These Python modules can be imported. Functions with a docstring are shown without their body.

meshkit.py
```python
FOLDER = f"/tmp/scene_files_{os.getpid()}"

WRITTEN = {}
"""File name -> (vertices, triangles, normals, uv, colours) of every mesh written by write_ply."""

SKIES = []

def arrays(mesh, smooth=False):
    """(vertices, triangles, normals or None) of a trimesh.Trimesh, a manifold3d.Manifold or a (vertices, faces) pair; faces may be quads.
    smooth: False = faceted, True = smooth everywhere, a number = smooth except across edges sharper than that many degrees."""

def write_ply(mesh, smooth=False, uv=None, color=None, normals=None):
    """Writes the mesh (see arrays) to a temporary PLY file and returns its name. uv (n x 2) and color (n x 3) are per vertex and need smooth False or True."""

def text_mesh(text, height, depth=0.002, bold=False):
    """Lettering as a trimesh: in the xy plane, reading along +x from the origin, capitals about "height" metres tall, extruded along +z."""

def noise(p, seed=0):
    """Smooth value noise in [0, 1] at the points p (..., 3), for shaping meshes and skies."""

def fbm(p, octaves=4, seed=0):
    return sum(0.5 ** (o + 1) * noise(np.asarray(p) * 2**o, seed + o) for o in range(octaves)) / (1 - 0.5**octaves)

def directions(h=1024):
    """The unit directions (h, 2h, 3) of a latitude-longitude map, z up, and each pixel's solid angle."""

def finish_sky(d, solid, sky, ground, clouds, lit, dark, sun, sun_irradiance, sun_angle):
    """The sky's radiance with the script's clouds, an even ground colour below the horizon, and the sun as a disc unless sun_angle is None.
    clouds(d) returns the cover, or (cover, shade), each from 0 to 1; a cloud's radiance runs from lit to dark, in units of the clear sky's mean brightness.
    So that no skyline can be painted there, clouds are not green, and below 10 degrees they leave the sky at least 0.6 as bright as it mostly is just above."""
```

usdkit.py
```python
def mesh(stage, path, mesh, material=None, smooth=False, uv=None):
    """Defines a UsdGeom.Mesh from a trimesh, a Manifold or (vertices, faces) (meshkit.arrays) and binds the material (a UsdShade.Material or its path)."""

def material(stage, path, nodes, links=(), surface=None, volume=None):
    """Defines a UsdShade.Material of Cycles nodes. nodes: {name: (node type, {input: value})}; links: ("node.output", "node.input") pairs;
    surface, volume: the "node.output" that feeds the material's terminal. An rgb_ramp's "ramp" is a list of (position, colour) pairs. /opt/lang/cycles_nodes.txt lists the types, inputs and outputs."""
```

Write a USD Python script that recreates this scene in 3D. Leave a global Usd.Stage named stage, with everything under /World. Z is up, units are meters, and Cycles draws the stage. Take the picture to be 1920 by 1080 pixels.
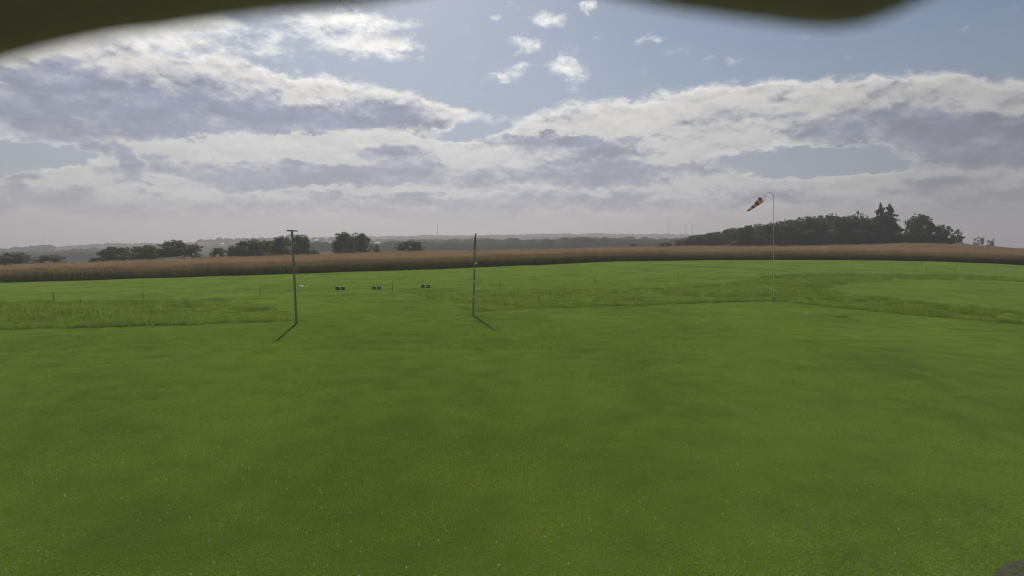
import math
import numpy as np, trimesh, usdkit, meshkit
from pxr import Usd, UsdGeom, UsdLux, UsdShade, Gf, Sdf, Vt

stage = Usd.Stage.CreateInMemory()
UsdGeom.SetStageUpAxis(stage, 'Z')
UsdGeom.SetStageMetersPerUnit(stage, 1.0)
UsdGeom.Xform.Define(stage, '/World')
UsdGeom.Scope.Define(stage, '/World/Looks')

# ------------------------------------------------------------------ camera
EYE = np.array([0.0, 0.0, 3.8])
F = 1050.0                                   # focal length in pixels of a 1920 wide picture
PITCH = math.atan(85.0 / F)                  # the camera looks slightly down
cam = UsdGeom.Camera.Define(stage, '/World/camera')
cam.CreateHorizontalApertureAttr(36.0)
cam.CreateVerticalApertureAttr(20.25)
cam.CreateFocalLengthAttr(36.0 * F / 1920.0)
cam.CreateFStopAttr(3.4)
cam.CreateFocusDistanceAttr(60.0)
cam.CreateClippingRangeAttr(Gf.Vec2f(0.02, 60000.0))
cam.CreateExposureAttr(0.60)
cx = UsdGeom.Xformable(cam)
cx.AddTranslateOp().Set(Gf.Vec3d(*EYE))
cx.AddRotateXOp().Set(90.0 - math.degrees(PITCH))

# ------------------------------------------------------------------ sun and sky
SUN_AZ, SUN_EL = math.radians(-12.9), math.radians(42.5)      # az = atan2(x, y)
SKY_STRENGTH = 0.05
HAZE = 0.00053                                # of the air, per metre
SUN_DIR = np.array([math.sin(SUN_AZ) * math.cos(SUN_EL), math.cos(SUN_AZ) * math.cos(SUN_EL), math.sin(SUN_EL)])
sun = UsdLux.DistantLight.Define(stage, '/World/sun')
sun.CreateIntensityAttr(1.25)
sun.CreateNormalizeAttr(True)
sun.CreateAngleAttr(0.5)
sun.CreateColorAttr(Gf.Vec3f(1.0, 0.93, 0.82))
sx = UsdGeom.Xformable(sun)
sx.AddRotateZOp().Set(-math.degrees(SUN_AZ))                  # light shines along -z
sx.AddRotateXOp().Set(-(90.0 - math.degrees(SUN_EL)))


def ray(px, py):
    """Direction of the world seen at a pixel of the 1920 x 1080 photograph."""
    a, b = (px - 960.0) / F, (540.0 - py) / F
    c, s = math.cos(PITCH), math.sin(PITCH)
    return np.array([a, c + b * s, b * c - s])


def azel(px, py):
    d = ray(px, py)
    return math.atan2(d[0], d[1]), math.atan2(d[2], math.hypot(d[0], d[1]))


class Net:
    """A small builder of Cycles node graphs."""
    def __init__(self):
        self.nodes, self.links = {}, []

    def add(self, kind, out, **inputs):
        name = f'n{len(self.nodes)}'
        fixed = {}
        for k, v in inputs.items():
            if isinstance(v, str) and '.' in v and v.split('.')[0] in self.nodes:
                self.links.append((v, f'{name}.{k}'))
            else:
                fixed[k] = v
        self.nodes[name] = (kind, fixed)
        return f'{name}.{out}'

    def m(self, op, a, b=0.0, c=0.0, clamp=False):
        return self.add('math', 'value', math_type=op, value1=a, value2=b, value3=c, use_clamp=clamp)

    def v(self, op, a, b=(0, 0, 0), out='vector', **k):
        return self.add('vector_math', out, math_type=op, vector1=a, vector2=b, **k)

    def step(self, x, lo, hi, to=(0.0, 1.0), smooth=True):
        return self.add('map_range', 'result', range_type='smoothstep' if smooth else 'linear', value=x,
                        from_min=lo, from_max=hi, to_min=to[0], to_max=to[1], clamp=True)

    def noise(self, vec, scale, detail=4, rough=0.55, out='fac', dist=0.0):
        return self.add('noise_texture', out, vector=vec, scale=scale, detail=detail, roughness=rough, distortion=dist)

    def mix(self, fac, a, b):
        return self.add('mix_color', 'result', fac=fac, a=a, b=b, use_clamp=True)

    def material(self, name, surface=None, volume=None):
        return usdkit.material(stage, f'/World/Looks/{name}', self.nodes, self.links, surface=surface, volume=volume)


# clouds, where they stand in the sky: (x, y, half width, half height, amount), as seen in the photograph
BRIGHT = [
    (60, 140, 190, 90, .9), (250, 110, 260, 60, .72), (460, 70, 260, 45, .62), (640, 35, 150, 22, .6), (420, 130, 300, 50, .66), (650, 90, 120, 20, .45),
    (150, 200, 330, 90, 1.2), (420, 215, 330, 80, 1.2), (620, 200, 210, 50, 1.0), (740, 215, 120, 40, .85), (860, 222, 90, 22, .6), (830, 243, 60, 18, .5),
    (740, 82, 70, 18, .58), (985, 92, 44, 20, .5), (1060, 134, 64, 22, .48), (950, 133, 48, 12, .42), (1028, 38, 28, 17, .48), (938, 40, 14, 12, .48), (1092, 10, 24, 14, .48), (1132, 78, 12, 8, .46), (1225, 75, 40, 14, .36),
    (100, 258, 130, 16, .6), (250, 270, 130, 40, .72), (330, 262, 60, 30, .6), (15, 280, 26, 10, .5),
    (60, 330, 75, 35, .9), (150, 312, 95, 36, .9), (245, 300, 110, 50, 1.0), (350, 300, 110, 42, 1.0), (480, 305, 170, 55, 1.1), (640, 300, 170, 60, 1.1), (780, 300, 160, 60, 1.1), (900, 300, 150, 50, 1.0), (720, 275, 110, 38, .9),
    (560, 250, 160, 22, .6),
    (60, 370, 120, 45, 1.0), (160, 355, 130, 40, .9), (300, 365, 140, 26, .75), (450, 345, 220, 40, .8), (620, 345, 240, 40, .9), (800, 350, 260, 60, .9),
    (1030, 280, 150, 52, 1.1), (1150, 260, 230, 70, 1.2), (1300, 235, 240, 70, 1.2), (1420, 225, 220, 62, 1.2), (1560, 225, 240, 60, 1.2), (1700, 235, 230, 70, 1.2), (1840, 260, 200, 80, 1.2), (1990, 270, 200, 90, 1.2), (1660, 190, 190, 36, .9), (1800, 205, 120, 34, .9), (1420, 190, 120, 26, .8), (1300, 198, 80, 20, .6),
    (1120, 320, 220, 60, 1.0), (1270, 308, 150, 30, .9), (1360, 322, 60, 20, .7), (1020, 340, 260, 60, .9), (1250, 350, 250, 40, .8), (1480, 345, 330, 26, .75), (1700, 340, 150, 34, .85), (1850, 330, 160, 36, .75), (1900, 360, 200, 50, .8),
    (200, 400, 420, 60, .75), (700, 400, 500, 60, .85), (1250, 400, 500, 60, .85), (1750, 400, 400, 60, .8),
]
DARK = [
    (60, 210, 150, 62, 1.2), (190, 205, 170, 68, 1.3), (280, 215, 120, 55, 1.2), (120, 165, 110, 28, .7), (200, 145, 110, 22, .5), (330, 130, 70, 20, .3), (390, 190, 110, 42, .8), (490, 190, 45, 42, .8), (480, 230, 170, 30, 1.0), (640, 222, 180, 26, .95), (740, 212, 70, 22, .6), (380, 240, 120, 22, .8), (380, 135, 70, 20, .3),
    (120, 230, 220, 40, .8), (560, 225, 260, 30, .6), (520, 335, 240, 26, .6), (720, 320, 150, 40, .6), (1130, 300, 160, 50, .5), (1780, 265, 260, 40, .6),
    (330, 266, 330, 13, -1.1), (620, 262, 260, 12, -1.0), (480, 288, 200, 13, -.8), (640, 300, 120, 12, -.7), (700, 362, 420, 9, -.7), (180, 350, 160, 9, -.7), (330, 332, 100, 9, -.6), (1110, 243, 230, 12, -.9), (1290, 268, 240, 12, -.8), (1240, 297, 170, 10, -.7), (1120, 352, 260, 9, -.6), (1500, 335, 260, 9, -.6), (860, 300, 90, 12, -.5),
    (250, 295, 28, 28, 1.2), (50, 335, 50, 16, .6), (190, 322, 75, 12, .6), (310, 308, 30, 20, .5), (375, 318, 75, 16, .6), (440, 312, 55, 14, .55), (250, 335, 45, 14, .5),
    (470, 342, 110, 15, .9), (590, 328, 140, 20, .95), (730, 318, 110, 38, .85), (720, 290, 50, 22, .5), (900, 330, 70, 26, .6), (560, 285, 50, 14, .3), (980, 320, 60, 20, .4),
    (50, 370, 75, 24, .8), (140, 370, 80, 14, .5), (120, 388, 160, 12, .5), (270, 362, 60, 8, .4), (160, 400, 220, 16, .45), (380, 390, 240, 16, .45), (560, 375, 140, 18, .4), (850, 380, 220, 30, .6), (700, 395, 300, 20, .3),
    (1090, 268, 130, 24, .7), (1160, 290, 90, 40, .6), (1000, 262, 60, 12, .3), (1300, 230, 110, 12, .32), (1250, 222, 60, 8, .25), (1460, 222, 90, 12, .35), (1500, 250, 170, 16, .65), (1640, 240, 160, 30, .85), (1740, 255, 150, 36, .95), (1850, 275, 150, 36, 1.0), (1950, 290, 120, 40, 1.0), (1700, 215, 120, 18, .5), (1600, 215, 90, 12, .4), (1860, 220, 80, 16, .4),
    (1130, 330, 130, 26, .65), (1250, 322, 70, 14, .55), (1330, 318, 55, 12, .6), (1080, 370, 170, 34, .5), (1230, 375, 200, 24, .45), (1760, 340, 70, 16, .5), (1640, 370, 250, 22, .35), (1450, 370, 160, 14, .3), (1870, 380, 130, 26, .4),
]
GAPS = [(430, 105, 90, 14, .5), (560, 120, 80, 16, .5), (1240, 330, 160, 8, .4), (1850, 345, 120, 10, .5), (230, 355, 140, 8, .45), (600, 272, 110, 9, .7), (860, 250, 120, 14, .7), (1000, 300, 70, 8, .5), (1420, 262, 150, 8, .5), (1750, 312, 130, 10, .6), (300, 130, 60, 10, .4), (150, 278, 160, 10, .7), (420, 268, 120, 9, .55), (110, 342, 120, 8, .5), (330, 338, 120, 9, .45), (520, 80, 120, 12, .5), (300, 92, 60, 14, .6), (70, 285, 110, 22, 1.2), (20, 305, 60, 26, .8), (1420, 292, 160, 16, 1.0), (1560, 300, 160, 20, 1.1), (1460, 312, 120, 14, .8), (900, 262, 70, 16, .7), (560, 262, 40, 10, .5), (690, 255, 60, 9, .4), (800, 262, 90, 10, .5), (330, 262, 20, 9, .3)]


def build_sky():
    n = Net()
    d = n.add('texture_coordinate', 'generated')
    d = n.v('normalize', d)
    sep = n.add('separate_xyz', 'x', vector=d)
    x, y, z = sep, sep.split('.')[0] + '.y', sep.split('.')[0] + '.z'
    az = n.m('arctan2', x, y)
    el = n.m('arcsine', z)
    p = n.add('combine_xyz', 'vector', x=az, y=el, z=0.0)
    # noise lives in the direction itself, squeezed upright so that low clouds lie flat
    q = n.v('multiply', d, (1.0, 1.0, 1.8))
    w1 = n.v('subtract', n.noise(q, 9.0, 3, .5, 'color'), (.5, .5, .5))
    w2 = n.v('subtract', n.noise(q, 34.0, 5, .62, 'color'), (.5, .5, .5))
    warp = n.v('add', n.v('multiply', w1, (.105, .042, 0)), n.v('multiply', w2, (.052, .030, 0)))
    pw = n.v('add', p, warp)
    ps = n.v('add', p, n.v('multiply', warp, (1.25, 1.1, 0)))

    def pile(blobs, vec):
        total = 0.0
        for (bx, by, rx, ry, amount) in blobs:
            a, e = azel(bx, by)
            r = ray(bx, by)
            k = F * math.hypot(1.0, (bx - 960) / F)
            hx, hy = rx / (k * math.hypot(1.0, (bx - 960) / F)), ry / k
            s = n.v('multiply', n.v('subtract', vec, (a, e, 0)), (1 / hx, 1 / hy, 0))
            dist = n.v('length', s, out='value')
            f = n.step(dist, 1.35, 0.1, (0.0, amount))
            total = n.m('add', total, f) if total else f
        return total

    front = n.m('multiply', n.step(n.m('absolute', az), 1.0, .80), n.step(el, .62, .46))
    bright = n.m('subtract', pile(BRIGHT, pw), pile([(x_, y_, rx * 1.35, ry * 1.6, a_ * .85) for x_, y_, rx, ry, a_ in GAPS], ps))
    dark = pile(DARK, ps)
    fbm = n.noise(q, 16.0, 7, .6)
    fine = n.noise(q, 60.0, 6, .62)
    # heaped, cauliflower-like puffs
    qq = n.v('add', q, n.v('scale', w2, scale=.035))
    puff = n.add('voronoi_texture', 'distance', vector=qq, feature='f1', scale=19.0, detail=3.0, roughness=.5, lacunarity=2.1, use_normalize=True)
    puff_up = n.add('voronoi_texture', 'distance', vector=n.v('add', qq, (0.0, 0.0, .016)), feature='f1', scale=19.0, detail=3.0, roughness=.5, lacunarity=2.1, use_normalize=True)
    heap = n.m('subtract', puff_up, puff)
    # the same sort of broken cloud all round, where the photograph does not look
    other = n.step(n.noise(n.v('multiply', d, (1, 1, 1.8)), 2.6, 6, .55), .47, .62, (0.0, 1.2))
    cov = n.add('mix_float', 'result', fac=front, a=other, b=bright)
    drk = n.add('mix_float', 'result', fac=front, a=n.m('subtract', other, .45), b=dark)
    cov = n.m('minimum', cov, 1.35)
    above = n.v('add', q, (0.0, 0.0, .030))
    relief = n.m('subtract', fbm, n.noise(above, 16.0, 5, .6))
    relief2 = n.m('subtract', fine, n.noise(n.v('add', q, (0.0, 0.0, .010)), 60.0, 5, .62))
    body = n.m('add', cov, n.m('multiply', n.m('subtract', fbm, .5), 1.25))
    body = n.m('add', body, n.m('multiply', n.m('subtract', fine, .5), .50))
    body = n.m('add', body, n.m('multiply', n.m('subtract', .38, puff), .85))
    cover = n.step(body, .16, .86)
    rim = n.m('multiply', n.step(body, .25, .55), n.step(body, 1.25, .65))
    # where a cloud is thick it is grey; its upper edges, thin towards the sun, shine
    wide = n.noise(q, 6.0, 4, .55)
    deep = n.m('subtract', 1.0, n.m('exponent', n.m('multiply', drk, -1.9)))
    mottle = n.m('multiply', n.m('subtract', fbm, .5), 1.25)
    mottle = n.m('add', mottle, n.m('multiply', n.m('subtract', wide, .5), 1.0))
    mottle = n.m('add', mottle, n.m('multiply', n.m('subtract', fine, .5), .40))
    mottle = n.m('subtract', mottle, n.m('multiply', relief, 2.2))
    mottle = n.m('subtract', mottle, n.m('multiply', relief2, .9))
    mottle = n.m('subtract', mottle, n.m('multiply', heap, 2.5))
    shade = n.m('add', deep, n.m('multiply', mottle, n.m('subtract', 1.0, n.m('multiply', deep, .35))))
    shade = n.step(shade, -.12, 1.08)
    shade = n.m('multiply', shade, n.step(body, .25, .95))
    toward = n.v('dot_product', d, tuple(SUN_DIR), out='value')
    glow = n.step(toward, .45, .95, (0.74, 1.55), smooth=False)
    lit = n.v('scale', n.v('scale', (7.5, 7.4, 7.1), scale=glow), scale=n.m('add', n.step(n.m('add', n.m('multiply', heap, 1.5), n.m('multiply', n.m('subtract', .5, wide), .8)), -.3, .3, (.84, 1.06)), n.m('multiply', rim, .26)))
    gloom = n.v('scale', n.v('scale', (2.2, 2.5, 3.65), scale=glow), scale=n.step(n.m('subtract', wide, n.m('multiply', relief, 1.2)), .25, .75, (1.28, .80), smooth=False))
    cloud = n.mix(shade, lit, gloom)
    sky = n.add('sky_texture', 'color', sky_type='single_scattering', sun_disc=False, sun_elevation=SUN_EL, sun_rotation=SUN_AZ,
                air_density=1.0, aerosol_density=1.0, ozone_density=1.0, altitude=300.0)
    sky = n.v('scale', sky, scale=.84)
    veil = n.step(el, .36, .08)
    sky = n.add('mix_color', 'result', fac=n.m('multiply', veil, .66), a=sky, b=n.v('scale', (2.7, 3.3, 4.35), scale=glow), use_clamp=False)
    out = n.add('mix_color', 'result', fac=cover, a=sky, b=cloud, use_clamp=False)
    # thinner air low down greys everything there; then the pale band of far air above the horizon
    out = n.add('mix_color', 'result', fac=n.m('multiply', veil, .30), a=out, b=n.v('scale', (3.9, 4.2, 5.05), scale=glow))
    low = n.step(el, .085, .005, (0.0, .85))
    out = n.add('mix_color', 'result', fac=low, a=out, b=n.v('scale', (3.6, 3.5, 3.5), scale=glow))
    bg = n.add('background_shader', 'background', color=out, strength=SKY_STRENGTH)
    return n.material('sky', surface=bg)


dome = UsdLux.DomeLight.Define(stage, '/World/sky')
UsdShade.MaterialBindingAPI.Apply(dome.GetPrim()).Bind(build_sky())
dome.GetPrim().SetCustomDataByKey('kind', 'structure')

# ------------------------------------------------------------------ helpers for things and parts
rng = np.random.default_rng(20260712)
taken = {}


def numbered(path):
    k = taken.get(path, -1) + 1
    taken[path] = k
    return path if k == 0 else f'{path}_{k:03d}'


def tag(prim, label=None, category=None, group=None, kind=None):
    for k, v in (('label', label), ('category', category), ('group', group), ('kind', kind)):
        if v:
            prim.SetCustomDataByKey(k, v)
    return prim


def thing(name, label, category, loc=(0, 0, 0), rotz=0.0, group=None):
    x = UsdGeom.Xform.Define(stage, numbered('/World/' + name))
    x.AddTranslateOp().Set(Gf.Vec3d(*map(float, loc)))
    if rotz:
        x.AddRotateZOp().Set(math.degrees(rotz))
    return tag(x.GetPrim(), label, category, group)


def obj(name, mesh, mat, parent=None, smooth=False):
    base = str(parent.GetPath()) if parent is not None else '/World'
    return usdkit.mesh(stage, numbered(f'{base}/{name}'), mesh, mat, smooth=smooth).GetPrim()


def join(*ms):
    return trimesh.util.concatenate([m for m in ms if m is not None])


def box(sx, sy, sz, at=(0, 0, 0), rz=0.0, chamfer=0.0):
    """A box standing on at, its edges chamfered."""
    if chamfer:
        import manifold3d as m3
        c = chamfer
        pts = [(x * (sx / 2 - (c if k != 0 else 0)), y * (sy / 2 - (c if k != 1 else 0)), sz / 2 + w * (sz / 2 - (c if k != 2 else 0)))
               for x in (-1, 1) for y in (-1, 1) for w in (-1, 1) for k in range(3)]
        m = trimesh.Trimesh(pts).convex_hull
    else:
        m = trimesh.creation.box([sx, sy, sz])
        m.apply_translation([0, 0, sz / 2])
    if rz:
        m.apply_transform(trimesh.transformations.rotation_matrix(rz, [0, 0, 1]))
    m.apply_translation(at)
    return m


def rod(a, b, r0, r1=None, sides=10):
    """A tapered round bar from a to b, closed at both ends."""
    a, b = np.asarray(a, float), np.asarray(b, float)
    r1 = r0 if r1 is None else r1
    t = (b - a) / np.linalg.norm(b - a)
    u = np.cross(t, [0, 0, 1.0] if abs(t[2]) < .9 else [1.0, 0, 0])
    u /= np.linalg.norm(u)
    w = np.cross(t, u)
    an = np.arange(sides) * 2 * np.pi / sides
    ring = np.cos(an)[:, None] * u + np.sin(an)[:, None] * w
    v = np.vstack([a + r0 * ring, b + r1 * ring, a[None], b[None]])
    f = []
    for i in range(sides):
        j = (i + 1) % sides
        f += [(i, sides + i, sides + j), (i, sides + j, j), (2 * sides, i, j), (2 * sides + 1, sides + j, sides + i)]
    m = trimesh.Trimesh(v, f, process=False)
    if m.volume < 0:
        m.invert()
    return m


def tubeway(points, radii, sides=8):
    pts = [np.asarray(p, float) for p in points]
    return join(*[rod(pts[i], pts[i + 1], radii[i], radii[i + 1], sides) for i in range(len(pts) - 1)])


def instancer(name, protos, mats, pos, rot, scale, which, label, category, group=None, normals=None):
    """One piece of uncountable stuff: protos is a list of lists of (part name, mesh)."""
    path = '/World/' + name
    pi = UsdGeom.PointInstancer.Define(stage, path)
    targets = []
    for k, (meshes, ms) in enumerate(zip(protos, mats)):
        x = UsdGeom.Xform.Define(stage, f'{path}/clump_{k:03d}')
        for j, (m, mat) in enumerate(zip(meshes, ms)):
            usdkit.mesh(stage, f'{path}/clump_{k:03d}/leaves_{j:03d}', m, mat)
        targets.append(x.GetPath())
    pi.CreatePrototypesRel().SetTargets(targets)
    pi.CreateProtoIndicesAttr(Vt.IntArray.FromNumpy(np.asarray(which, np.int32)))
    pi.CreatePositionsAttr(Vt.Vec3fArray.FromNumpy(np.asarray(pos, np.float32)))
    half = np.asarray(rot) / 2
    nn = np.tile([0.0, 0, 1.0], (len(half), 1)) if normals is None else normals
    tw = np.sqrt((1 + nn[:, 2]) / 2)                          # turn about z, then tilt z onto the normal
    tx, ty = -nn[:, 1] / (2 * tw), nn[:, 0] / (2 * tw)
    c, s = np.cos(half), np.sin(half)
    quats = np.stack([tw * c, tx * c + ty * s, ty * c - tx * s, tw * s], 1)
    pi.CreateOrientationsAttr(Vt.QuathArray([Gf.Quath(*map(float, q)) for q in quats]))
    sc = np.asarray(scale, np.float32)
    if sc.ndim == 1:
        sc = np.repeat(sc[:, None], 3, 1)
    pi.CreateScalesAttr(Vt.Vec3fArray.FromNumpy(sc))
    return tag(pi.GetPrim(), label, category, group, 'stuff')


# ------------------------------------------------------------------ the lie of the land
COLS = [0, 110, 300, 430, 560, 690, 800, 1000, 1150, 1300, 1500, 1640, 1750, 1850, 1920]
EDGE_Y = [75, 75, 76, 77, 78, 80, 84, 90, 98, 105, 108, 107, 106, 103, 100]
EDGE_P = [530, 527, 521, 517, 513, 508.5, 505, 497, 490, 488, 487, 488, 490, 493.5, 497]
BACK_Y = [115, 115, 118, 119, 120, 122, 125, 130, 135, 140, 150, 165, 190, 200, 190]
BACK_P = [497, 494, 486, 482, 478, 473, 470, 467.5, 463, 461, 460, 457.5, 452.5, 452, 455.5]
MAIZE = 1.9
FAR = [  # (distance, pixel heights of the land at COLS)
    (330, [496, 494, 488, 485, 477, 474, 473, 471, 468, 465, 463, 462, 463, 468, 472]),
    (600, [491, 488, 481, 476, 470, 468, 467, 466, 465, 464, 463, 463, 467, 473, 477]),
    (800, [487, 484, 475, 469, 464, 462, 461, 460, 459, 459, 459, 460, 465, 472, 477]),
    (1100, [474, 464.5, 457, 452, 449.5, 457, 456.5, 456, 453, 453, 455, 457, 464, 472, 477]),
    (1380, [476, 467, 460, 455, 454, 459, 459, 458, 457, 457, 458, 459, 466, 474, 479]),
    (1650, [476, 468, 462, 455, 451, 450, 450, 449, 447, 448, 449, 452, 462, 472, 477]),
    (2000, [474, 468, 462, 454, 450.2, 447.7, 446.2, 444.7, 442.7, 443.7, 445.2, 450.2, 462, 471, 477]),
    (2400, [472, 468, 463, 458, 453, 452, 452, 450, 449, 449, 450, 454, 463, 473, 479]),
    (3100, [466, 466, 464, 461, 456, 455, 455, 455, 455, 455, 456, 457, 464, 473, 479]),
    (4600, [472] * 15),
]


def slope(px, py):
    d = ray(px, py)
    return d[2] / d[1], d[0] / d[1]


T_COLS = np.array([slope(c, 470)[1] for c in COLS])


def height_at(Y, c, p):
    return EYE[2] + Y * slope(c, p)[0]


rows_y = np.array([np.array(EDGE_Y, float), np.array(BACK_Y, float)] + [np.full(15, r[0], float) for r in FAR])
rows_z = np.array([[height_at(y, c, p) for y, c, p in zip(EDGE_Y, COLS, EDGE_P)],
                   [height_at(y, c, p) - MAIZE for y, c, p in zip(BACK_Y, COLS, BACK_P)]]
                  + [[height_at(r[0], c, p) for c, p in zip(COLS, r[1])] for r in FAR])
rows_y = np.vstack([np.full(15, 0.0), np.full(15, 34.0), rows_y])
rows_z = np.vstack([np.zeros(15), np.zeros(15), rows_z])
WOOD_SEED = 7


def ground(X, Y):
    """Height of the land at (X, Y), arrays."""
    X, Y = np.broadcast_arrays(np.asarray(X, float), np.asarray(Y, float))
    shape = X.shape
    X, Y = X.ravel(), Y.ravel()
    r = np.hypot(X, Y)
    az = np.arctan2(X, Y)
    t = np.tan(np.clip(az, -.93, .93))
    tc = np.clip(t, T_COLS[0], T_COLS[-1])
    yy = np.where(np.abs(az) < .93, Y, r * math.cos(.93))
    i = np.clip(np.searchsorted(T_COLS, tc) - 1, 0, len(T_COLS) - 2)
    w = (tc - T_COLS[i]) / (T_COLS[i + 1] - T_COLS[i])
    w = w * w * (3 - 2 * w) * .5 + w * .5
    ys = rows_y[:, i] * (1 - w) + rows_y[:, i + 1] * w
    zs = rows_z[:, i] * (1 - w) + rows_z[:, i + 1] * w
    z = np.zeros_like(yy)
    for k in range(len(ys) - 1):
        m = (yy >= ys[k]) & (yy < ys[k + 1])
        u = (yy[m] - ys[k][m]) / (ys[k + 1][m] - ys[k][m])
        if k >= 4:
            u = u * u * (3 - 2 * u)
        z[m] = zs[k][m] * (1 - u) + zs[k + 1][m] * u
    z = np.where(yy >= ys[-1], zs[-1], z)
    # gentle swells, none close by where things were placed by eye
    far = np.clip((r - 250) / 600, 0, 1)
    z = z + far * 6.0 * (meshkit.fbm(np.stack([X / 420, Y / 420, X * 0], -1), 3, 5) - .5)
    near = np.clip((r - 5) / 20, 0, 1) * np.clip((60 - r) / 30, 0, 1)
    z = z + near * .07 * (meshkit.fbm(np.stack([X / 9, Y / 9, X * 0], -1), 3, 11) - .5)
    return z.reshape(shape)


def place(px, py, reach=(2.0, 400.0)):
    """The point of the land seen at a pixel."""
    d = ray(px, py)
    d = d / d[1]
    ys = np.geomspace(reach[0], reach[1], 6000)
    dz = EYE[2] + d[2] * ys - ground(d[0] * ys, ys)
    k = np.argmax(dz < 0)
    if k == 0:
        k = np.argmin(np.abs(dz))
        y = ys[k]
    else:
        y = ys[k - 1] + (ys[k] - ys[k - 1]) * dz[k - 1] / (dz[k - 1] - dz[k])
    return np.array([d[0] * y, y, float(ground(d[0] * y, y))])


def stand(px, Y):
    """The foot of a thing that stands at pixel column px at distance Y."""
    x = slope(px, 470)[1] * Y
    return np.array([x, Y, float(ground(x, Y))])


def level(Y, px, py):
    return EYE[2] + Y * slope(px, py)[0]


def region(*pts, reach=(2.0, 400.0)):
    return np.array([place(x, y, reach)[:2] for x, y in pts])


def inside(poly, X, Y):
    X, Y = np.asarray(X, float), np.asarray(Y, float)
    hit = np.zeros(X.shape, bool)
    for (x0, y0), (x1, y1) in zip(poly, np.roll(poly, -1, 0)):
        if y0 != y1:
            hit ^= ((y0 > Y) != (y1 > Y)) & (X < (x1 - x0) * (Y - y0) / (y1 - y0) + x0)
    return hit


EDGE_XY = np.array([[tc * y, y] for tc, y in zip(T_COLS, EDGE_Y)])
# beyond the frame the edge of the maize carries on
left_dir, right_dir = EDGE_XY[0] - EDGE_XY[2], EDGE_XY[-1] - EDGE_XY[-3]
left_dir, right_dir = left_dir / np.linalg.norm(left_dir), right_dir / np.linalg.norm(right_dir)
EDGE_LINE = np.vstack([EDGE_XY[0] + left_dir * 60, EDGE_XY, EDGE_XY[-1] + np.array([.8, -.6]) * 40])
BACK_XY = np.array([[tc * y, y] for tc, y in zip(T_COLS, BACK_Y)])
BACK_LINE = np.vstack([BACK_XY[0] + np.array([-60, 0]), BACK_XY, BACK_XY[-1] + np.array([60, -10])])
MAIZE_POLY = np.vstack([EDGE_LINE, BACK_LINE[::-1]])

ROUGH_LEFT = region((-60, 620), (120, 615.5), (250, 612), (400, 608), (545, 602), (548, 590), (500, 574), (430, 563), (300, 563), (200, 565), (100, 566), (-60, 567))
ROUGH_MID = region((738, 545), (790, 557), (850, 575), (889, 585), (1000, 578.5), (1200, 573), (1380, 566.5), (1452, 564), (1500, 569), (1600, 580), (1750, 594), (1920, 609), (2010, 617),
                   (2010, 590), (1920, 584), (1760, 570), (1680, 560), (1600, 552), (1540, 542), (1600, 530), (1700, 524), (1800, 525), (1930, 529), (2000, 531),
                   (2000, 524), (1900, 521), (1700, 515), (1560, 514), (1480, 514), (1420, 522), (1360, 533), (1250, 541), (1100, 543), (1000, 544), (900, 546), (820, 545), (770, 541))
LAWN_POLY = np.vstack([[[-75, 2], [75, 2], [95, 80]], EDGE_LINE[::-1], [[-100, 60]]])


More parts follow.
